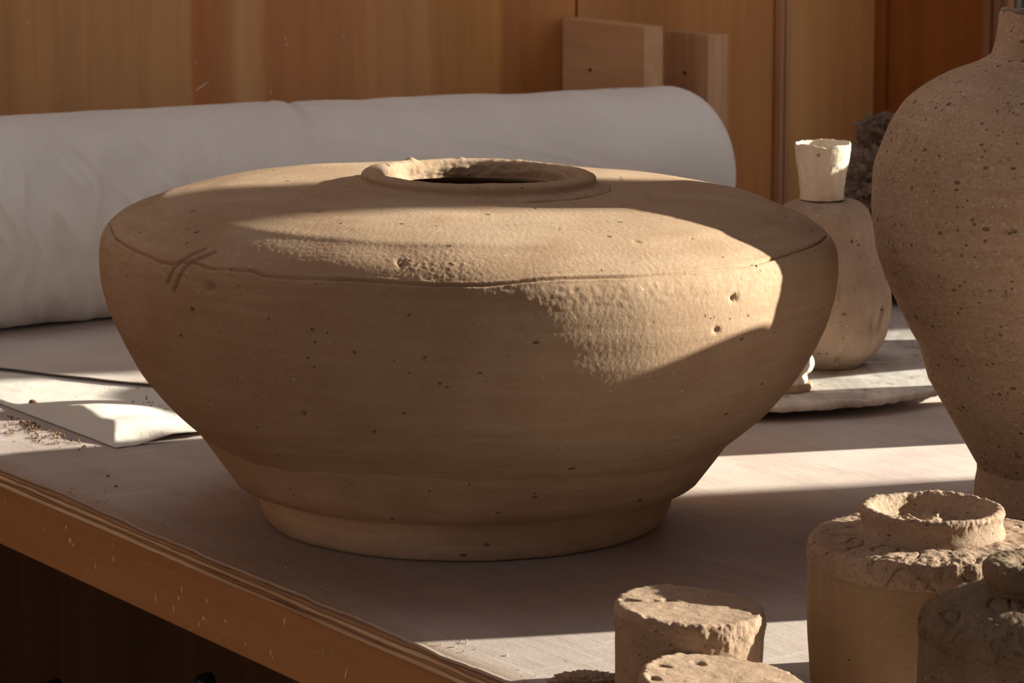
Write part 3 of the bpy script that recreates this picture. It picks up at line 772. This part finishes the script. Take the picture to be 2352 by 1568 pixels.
# ------------------------------------------------------------------ clay cylinders in the foreground
def cylinder(name, label, cx, cy, r, h, seed, tilt=(0, 0)):
    pts = np.array([(.0005, 0), (r * .95, 0), (r * .985, .002), (r * .99, h * .55), (r * 1.0, h - .016), (r * 1.015, h - .010), (r * 1.02, h - .004), (r * .995, h - .0008), (r * .96, h), (r * .5, h), (.0005, h)])
    pr = resample(pts, [.006, .003, .003, .002, .0010, .0009, .0009, .0009, .0012, .0016])
    def d(P, Nn, ph):
        z = P[..., 2]; rr = np.hypot(P[..., 0], P[..., 1])
        rag = sstep(h - .022, h - .008, z) * sstep(.9 * r, .98 * r, rr)
        c = np.stack([np.cos(ph) * 5, np.sin(ph) * 5, 0 * ph], -1)
        dd = 0.0007 * pn(P * 25, seed) + 0.0003 * pn(P * np.array([150, 150, 25]), seed + 1)
        dd = dd + rag * (0.0011 * fbm(P * 110, seed + 2, 4, .6) - 0.0012 * sstep(.35, .6, pn(P * np.array([90, 90, 140]), seed + 3)))
        topm = sstep(h - .002, h - .0005, z)
        dd = dd + topm * (0.0005 * fbm(P * np.array([40, 90, 1]), seed + 4, 3) - 0.0022 * sstep(.45, .6, pn(P * np.array([75, 75, 75]), seed + 5)))
        V = P + Nn * dd[..., None]
        V[..., 2] += np.clip(z / h, 0, 1) * (tilt[0] * P[..., 0] + tilt[1] * P[..., 1])
        V[..., 2] = np.maximum(V[..., 2], .0003)
        return V
    o = pot_part(name, pr, 420, 90, 2.4, M_rough if seed % 2 else M_rough, None, d, loc=(cx, cy, ZT))
    tag(o, label, 'clay cylinder'); return o
c1x, c1y = float(onY(1583, 1400, 1.706)[0]), 1.706
cylinder('clay_cylinder', 'solid clay cylinder with half its cut top in sun, left of the canister', c1x, c1y, .0402, .0665, 141, tilt=(-.06, .02))
c2x, c2y = float(onY(1675, 1560, 1.624)[0]), 1.624
cylinder('clay_cylinder', 'broad clay cylinder cut by the bottom edge, pitted top wholly in sun', c2x, c2y, .0457, .0462, 151, tilt=(-.12, .05))

# low clay scrap at the bottom edge left of the cylinders
def lump(name, label, cat, loc, rx, ry, rz, seed, mat, amp=.25, freq=9, seg=160, rings=90, flat=.0, parent=None):
    t = np.linspace(0.01, PI - .01, rings); ph = np.linspace(0, 2 * PI, seg, endpoint=False)
    D = np.stack([np.sin(t)[:, None] * np.cos(ph), np.sin(t)[:, None] * np.sin(ph), np.cos(t)[:, None] + 0 * ph], -1)
    k = 1 + amp * fbm(D * 2.2, seed, 2) + amp * .55 * (np.abs(fbm(D * 5, seed + 3, 4, .6)) * 2 - .6)
    V = D * k[..., None] * np.array([rx, ry, rz]); V[..., 2] += rz
    V[..., 2] = np.maximum(V[..., 2], 0.0003)
    i = np.arange(rings - 1)[:, None]; j = np.arange(seg)[None]; j2 = (j + 1) % seg
    Fq = np.stack([i * seg + j, (i + 1) * seg + j, (i + 1) * seg + j2, i * seg + j2], -1).reshape(-1, 4)
    o = link(name, mesh(name, V, Fq), mat, parent, loc)
    if label: tag(o, label, cat)
    return o
P = onz(1345, 1578)
lump('clay_scrap', 'flat ragged clay scrap peeping up at the bottom edge, left of the cylinders', 'clay scrap', (P[0], P[1], ZT), .019, .011, .0042, 161, M_rough, amp=.22)

# ------------------------------------------------------------------ rocks behind the bottle
def rockat(px, py, Y): 
    q = onY(px, py, Y); return q
P = rockat(2075, 600, 3.17)
lump('dark_lump', 'big nearly black lump in the corner behind the bottle and the tall vase', 'rock', (P[0], 3.17, ZT), .098, .085, .040, 171, M_darkrock, amp=.16)
P = rockat(2030, 430, 3.17)
lump('slag_rock', 'craggy brown rock lying on the dark lump behind the cup-necked bottle', 'rock', (P[0], 3.17, ZT + .075), .034, .034, .038, 181, M_rock, amp=.30)
P = rockat(2022, 290, 3.17)
lump('slag_rock', 'small grey rock perched highest, against the tall vase', 'rock', (P[0], 3.17, ZT + .143), .021, .022, .017, 191, M_rock, amp=.30)

# ------------------------------------------------------------------ timber offcuts behind the roll
def offcut(x0, xc, x1, ytop, ab, label, mat_side):
    Pc = onplane(xc, ytop, A, ab); n_f = Pc @ N
    a_far = AN(onplane(x0, ytop - 16, N, n_f))[0]
    n_r = AN(onplane(x1, ytop - 4, A, ab))[1]
    h = float(Pc[2])
    e = link('timber_offcut', box(a_far - ab, 0.0, 0.0, n_r - n_f, 0.0, h, 0.0012), mat_side, None, (*W(ab, n_f)[:2], ZT), ROTZ)
    tag(e, label, 'timber', 'timber offcuts behind the roll'); return e
b1 = offcut(1292, 1480, 1523, 62, -2.852, 'wider timber offcut standing against the wall behind the roll end', M_beamx)
b2 = offcut(1526, 1627, 1673, 81, -2.852, 'narrower timber offcut standing right beside the roll end', M_beam)
for b, (px, py) in ((b1, (1356, 160)), (b2, (1573, 167))):
    nf_ = float(np.array(b.location)[:2] @ N[:2]); Pq = onplane(px, py, N, nf_); a, n = AN(Pq)
    loc = (a - AN(np.array(b.location))[0], -0.0004, Pq[2])
    ph = np.linspace(0, 2 * PI, 16, endpoint=False)
    Pg, _, Fq = lathe(np.array([(.0004, 0), (.0016, 0), (.0018, .0006), (.0004, .0008)]), ph)
    V = np.stack([Pg[..., 0] * 1.8, -Pg[..., 2] + .0004, Pg[..., 1]], -1)
    o = link('nail_hole', mesh('nail_hole', V, Fq), M_black, b, loc)

# ------------------------------------------------------------------ the wrapped roll
AR, RR = -2.742, 0.098
n0r, n1r = 0.99, 2.045
nn = np.concatenate([np.linspace(n0r, 1.13, 60, endpoint=False), np.linspace(1.13, 1.60, 420, endpoint=False), np.linspace(1.60, 1.98, 150, endpoint=False), np.linspace(1.98, 2.001, 30)])
ph = np.linspace(0, 2 * PI, 230, endpoint=False)
def nroll(px): return AN(onplane(px, 300, A, AR))[1]
npinch = nroll(668)
n400, n0 = nroll(420), nroll(0)
cap = np.linspace(0, PI / 2, 44)[1:]
rows = []
def rollR(n):
    base = np.interp(n, [0.8, 1.2, npinch - .03, npinch, npinch + .04, 1.8, 2.05], [.100, .0985, .0985, .0960, .0965, .0925, .0905])
    return base
NNs = list(nn); Rs = list(rollR(nn))
rc = .045
Re = float(rollR(np.array([2.0]))[0])
for c in cap:
    NNs.append(2.001 + rc * math.sin(c)); Rs.append(Re - rc * (1 - math.cos(c)))
for r in (Re - rc) * np.linspace(.9, .02, 12):
    NNs.append(2.001 + rc - .002 * (1 - r / (Re - rc))); Rs.append(r)
NNs = np.array([NNs[0], NNs[0]] + NNs); Rs = np.array([.001, Rs[0] * .9] + Rs)
G = np.stack(np.broadcast_arrays(NNs[:, None], Rs[:, None], ph[None]), -1)
gn, gr, gp = G[..., 0], G[..., 1], G[..., 2]
gp0 = gp
gp = np.where(gp > PI, gp - 2 * PI, gp)
# angle: 0 faces the viewer (+a), pi/2 is up
q = np.stack([gn, np.cos(gp) * .1, np.sin(gp) * .1], -1)
d = 0.0016 * pn(q * 7, 201) + 0.0008 * pn(q * np.array([16, 9, 9]) + gp[..., None] * .3, 202)
front = sstep(-1.5, -.4, np.where(gp > PI, gp - 2 * PI, gp)) * sstep(1.15, .8, np.where(gp > PI, gp - 2 * PI, gp))
leftm = sstep(n400 + .05, n400 - .08, gn)
fold = 1.3 - 3.2 * np.abs(pn(np.stack([gn * 52 + gp * 1.1 + .8 * pn(q * 16, 215), gp * 1.4, 0 * gn], -1), 216)) ** .8 + .6 * fbm(np.stack([gn * 70 + .7 * pn(q * 22, 205) + gp * .8, gp * 1.5, 0 * gn], -1), 203, 3, .5)
d = d + leftm * front * 0.0019 * fold
foldc = fbm(np.stack([gn * 24 + .7 * pn(q * 12, 206) - gp * .8, gp * .8, 0 * gn + 3], -1), 204, 2, .5)
d = d + leftm * sstep(1.3, .9, np.where(gp > PI, gp - 2 * PI, gp)) * sstep(-2.0, -.6, np.where(gp > PI, gp - 2 * PI, gp)) * 0.0030 * foldc
# long diagonal creases on the smooth part
w = sstep(npinch - .1, npinch + .1, gn) * sstep(1.95, 1.7, gn)
cre = np.abs(pn(np.stack([gn * 10 + gp * 3.0, gp * 1.2, 0 * gn], -1), 207))
d = d + (0.25 + w) * 0.0009 * (1 - sstep(0, .16, cre))
# the edge where the drape leaves the flat top
edge = np.exp(-((gp - (1.02 + .10 * pn(np.stack([gn * 6, 0 * gn, 0 * gn], -1), 208))) / .035) ** 2) * sstep(npinch, n400, gn)
d = d + 0.0011 * edge
# pinch where the wrapping is tied
pc = npinch + .012 * np.sin((gp - PI / 2) * 1.3)
pm = np.exp(-((gn - pc) / .0045) ** 2) * sstep(.55, 1.2, gp) * sstep(3.4, 2.2, gp)
d = d - 0.0045 * pm
pm2 = np.exp(-((gn - pc + .012) / .006) ** 2) * sstep(.6, 1.1, gp) * sstep(3.4, 2.2, gp)
d = d + 0.0016 * pm2
endfade = np.clip(gr / Re, 0, 1) ** 2
R2 = gr + d * endfade
sag = 1.0
ang_a = R2 * np.cos(gp0) + 0 * gn
zz = RR - .001 + R2 * np.sin(gp)
cz = rollR(np.array([n0r]))[0]
zc = np.interp(NNs, [.8, 2.0], [.0985, .0915])[:, None]
zz = zc + R2 * np.sin(gp)
zz = np.maximum(zz, 0.0078)
V = np.stack([ang_a, gn - 1.4, zz], -1)
k, m_ = V.shape[:2]
i = np.arange(k - 1)[:, None]; j = np.arange(m_)[None]; j2 = (j + 1) % m_
Fq = np.stack([i * m_ + j, (i + 1) * m_ + j, (i + 1) * m_ + j2, i * m_ + j2], -1).reshape(-1, 4)
Fq = Fq[:, ::-1]
rollo = link('fabric_roll', mesh('fabric_roll', V, Fq), M_roll, None, (*W(AR, 1.4)[:2], ZT), ROTZ)
tag(rollo, 'long thick roll wrapped in off-white cotton, pinched near its middle, lying along the back wall', 'fabric roll')

# ------------------------------------------------------------------ canvas sheets under it
def sheet_grid(a_edge, n_edge, a_back, n_far, fn, name, label, mat, nu=150, nv=150):
    u = np.linspace(0, 1, nu) ** 1.6; v = np.linspace(0, 1, nv) ** 1.8
    Ag = a_edge + (a_back - a_edge) * u[:, None] + 0 * v[None]
    Ng = n_edge + (n_far - n_edge) * v[None] + 0 * u[:, None]
    Pt = fn(Ag, Ng)
    Pb = Pt.copy(); Pb[..., 2] -= .0007
    q = grid(Pt, flip=True); off = nu * nv
    idx = np.arange(nu * nv).reshape(nu, nv)
    loop = np.concatenate([idx[0, :], idx[1:, -1], idx[-1, -2::-1], idx[-2:0:-1, 0]])
    l2 = np.roll(loop, -1)
    side = np.stack([loop, l2, l2 + off, loop + off], -1)
    V = np.concatenate([Pt.reshape(-1, 3), Pb.reshape(-1, 3)])
    Fc = np.concatenate([q, q[:, ::-1] + off, side[:, ::-1]])
    ce = np.array([a_edge, n_edge, 0])
    o = link(name, mesh(name, V - ce, Fc), mat, None, (*W(a_edge, n_edge)[:2], ZT), ROTZ)
    tag(o, label, 'canvas sheet'); return o
ca0, cn0 = AN(onz(265, 1030))
def f1(Ag, Ng):
    da = ca0 - Ag; dn = Ng - cn0                       # distance back from the right edge, in from the front edge
    ragged = 0.0022 * fbm(np.stack([Ng * 40, 0 * Ng, 0 * Ng], -1), 211, 3)
    A2 = Ag + ragged * np.exp(-da / .01)
    ridge = 0.0125 * sstep(0.0, .045, da) * (1 - .85 * sstep(.11, .20, da)) * (0.9 + .25 * pn(np.stack([da * 25, 0 * da, 0 * da], -1), 212))
    lean = 0.004 + .020 * sstep(0, .05, da) * (1 - sstep(.12, .2, da))
    front = sstep(0, 1, dn / lean)
    back = 1 - sstep(0, 1, (dn - lean) / .10)
    z = .0014 + ridge * np.where(dn < lean, front, .12 + .88 * back)
    lift = .0065 * np.exp(-(da / .02) ** 2) * sstep(.012, .05, dn) * (0.75 + .5 * pn(np.stack([Ng * 26, 0 * Ng, 0 * Ng], -1), 213))
    wr_ = .0008 * fbm(np.stack([Ag * 13, Ng * 17, 0 * Ng], -1), 214, 3) * sstep(0, .03, dn)
    return np.stack([A2, Ng, np.maximum(z + lift + wr_, .0009)], -1)
sheet_grid(ca0, cn0, -2.98, 1.42, f1, 'canvas_sheet', 'pale canvas sheet with a folded-down corner, sunlit left of the big jar', M_sheet)
s2a = AN(onz(0, 850, .003)); s2b = AN(onz(330, 885, .003))
def f2(Ag, Ng):
    t = (Ng - s2a[1]) / (s2b[1] - s2a[1])
    ea = s2a[0] + (s2b[0] - s2a[0]) * np.clip(t, -1, 2.2)            # slanting front edge
    fr = np.clip((Ag + 2.40) / (-2.98 + 2.40), 0, 1)
    A2 = ea + (-2.98 - ea) * fr
    A2 = A2 + .0016 * fbm(np.stack([Ng * 30, 0 * Ng, 0 * Ng], -1), 221, 3) * (1 - sstep(0, .05, fr))
    wv = .0012 * fbm(np.stack([A2 * 12, Ng * 14, 0 * Ng], -1), 222, 3)
    return np.stack([A2, Ng, .0045 + np.maximum(wv, -.0012) * .8 + .0008 * np.exp(-fr * 8)], -1)
sheet_grid(-2.40, cn0 + .002, -2.98, 1.41, f2, 'canvas_sheet', 'stained canvas sheet laid over the pale one, its edge below the roll', M_sheet2)
P = onz(75, 930, .003)
lump('clay_crumb', 'single dark clay crumb on the folded edge of the pale canvas sheet', 'crumb', (P[0], P[1], ZT + .003), .0032, .0026, .0022, 231, M_crumb, seg=24, rings=14)

# ------------------------------------------------------------------ crumbs
def crumbs(pts, z, r0, r1, name, label, mat, seed):
    rg = np.random.default_rng(seed); lst = []
    for P in pts:
        r = rg.uniform(r0, r1); v, f = blob(0, 0, 0, r * rg.uniform(.7, 1.6), r * rg.uniform(.6, 1.2), r * .5, seg=6, rings=5, rot=rg.uniform(0, 3))
        v = v * (1 + .3 * rg.uniform(-1, 1, (len(v), 1)))
        v[:, 2] -= v[:, 2].min()
        lst.append((v + np.array([P[0], P[1], z]), f))
    V, Fq = joinm(lst); c = np.array([V[:, 0].mean(), V[:, 1].mean(), 0])
    o = link(name, mesh(name, V - c, Fq, False), mat, None, (c[0], c[1], ZT)); tag(o, label, 'crumbs', kind='stuff')
rg = np.random.default_rng(5)
pts = []
for _ in range(170):
    x = rg.normal(85, 55); y = 985 + (x - 60) * .22 + rg.normal(0, 13)
    if x < -60 or y > 1040 or y < 940 + x * .40: continue
    pts.append(onz(x, y))
crumbs(pts, 0.0, .0005, .0014, 'clay_crumbs', 'scatter of brown clay crumbs on the bench before the canvas fold', M_crumb, 1)
pts = [onz(rg.normal(360, 35), rg.normal(940, 26), .003) for _ in range(26)] + [onz(rg.normal(290, 12), rg.normal(990, 3), .003) for _ in range(12)]
pts = [p for p in pts if AN(p)[0] < ca0 - .012 and AN(p)[1] > cn0 + .03]
crumbs(pts, .0046, .0005, .0013, 'clay_crumbs', 'few brown crumbs on the sunlit canvas next to the big jar', M_crumb, 2)
pts = []
for _ in range(130):
    t = rg.uniform(0, 1); a_ = -2.1 + t * .9; pts.append(W(a_, .988 + abs(rg.normal(0, .012))))
crumbs(pts, 0.0, .0003, .0010, 'clay_crumbs', 'pale dust grains strewn along the front edge of the bench', M_lcrumb, 3)
for x, y in ((248, 1095), (266, 1118)):
    P = onz(x, y); lump('clay_crumb', 'tiny clay crumb alone on the bare bench top, ' + ('farther' if y < 1100 else 'nearer') + ' of the two', 'crumb', (P[0], P[1], ZT), .0013, .0011, .0007, 241, M_crumb, seg=14, rings=8)

# ------------------------------------------------------------------ unseen pots added at the right to cast shadows on the bench and jar
def plain_pot(loc, pr, label, seed):
    pr = smooth_prof(resample(np.array(pr), .009), 2)
    o = pot_part('shade_pot', pr, 110, 50, 2.2, M_vase, None, lambda P, Nn, ph: P + Nn * (0.0012 * pn(P * 14, seed))[..., None], loc=loc)
    tag(o, label, 'pot'); return o
plain_pot((.575, 2.108, ZT), [(.0005, .002), (.085, .002), (.09, .05), (.09, .13), (.088, .19), (.066, .24), (.042, .27), (.036, .287), (.032, .278), (.06, .2), (.07, .06), (.0005, .02)], 'tall rounded pot added out of view to cast shade, right of the tall vase', 251)
plain_pot((.665, 2.29, ZT), [(.0005, .002), (.085, .002), (.10, .05), (.105, .10), (.09, .15), (.06, .175), (.05, .165), (.08, .1), (.07, .06), (.0005, .02)], 'broad pot added out of view to cast shade, close behind the tall rounded one', 254)
plain_pot((.60, 2.59, ZT), [(.0005, .002), (.06, .002), (.08, .04), (.083, .15), (.077, .24), (.05, .30), (.045, .29), (.06, .2), (.06, .06), (.0005, .02)], 'slender jar added out of view to cast shade, far behind the tall vase', 252)
plain_pot((.63, 2.825, ZT), [(.0005, .002), (.055, .002), (.060, .04), (.064, .10), (.108, .16), (.112, .23), (.085, .275), (.08, .27), (.04, .15), (.0005, .02)], 'narrow pot added out of view to cast shade, last in the row towards the back wall', 255)
plain_pot((.40, 1.64, ZT), [(.0005, .002), (.05, .002), (.06, .04), (.06, .10), (.05, .13), (.03, .145), (.025, .14), (.04, .1), (.0005, .02)], 'low pot added out of view to cast shade, right of the dark jar', 253)
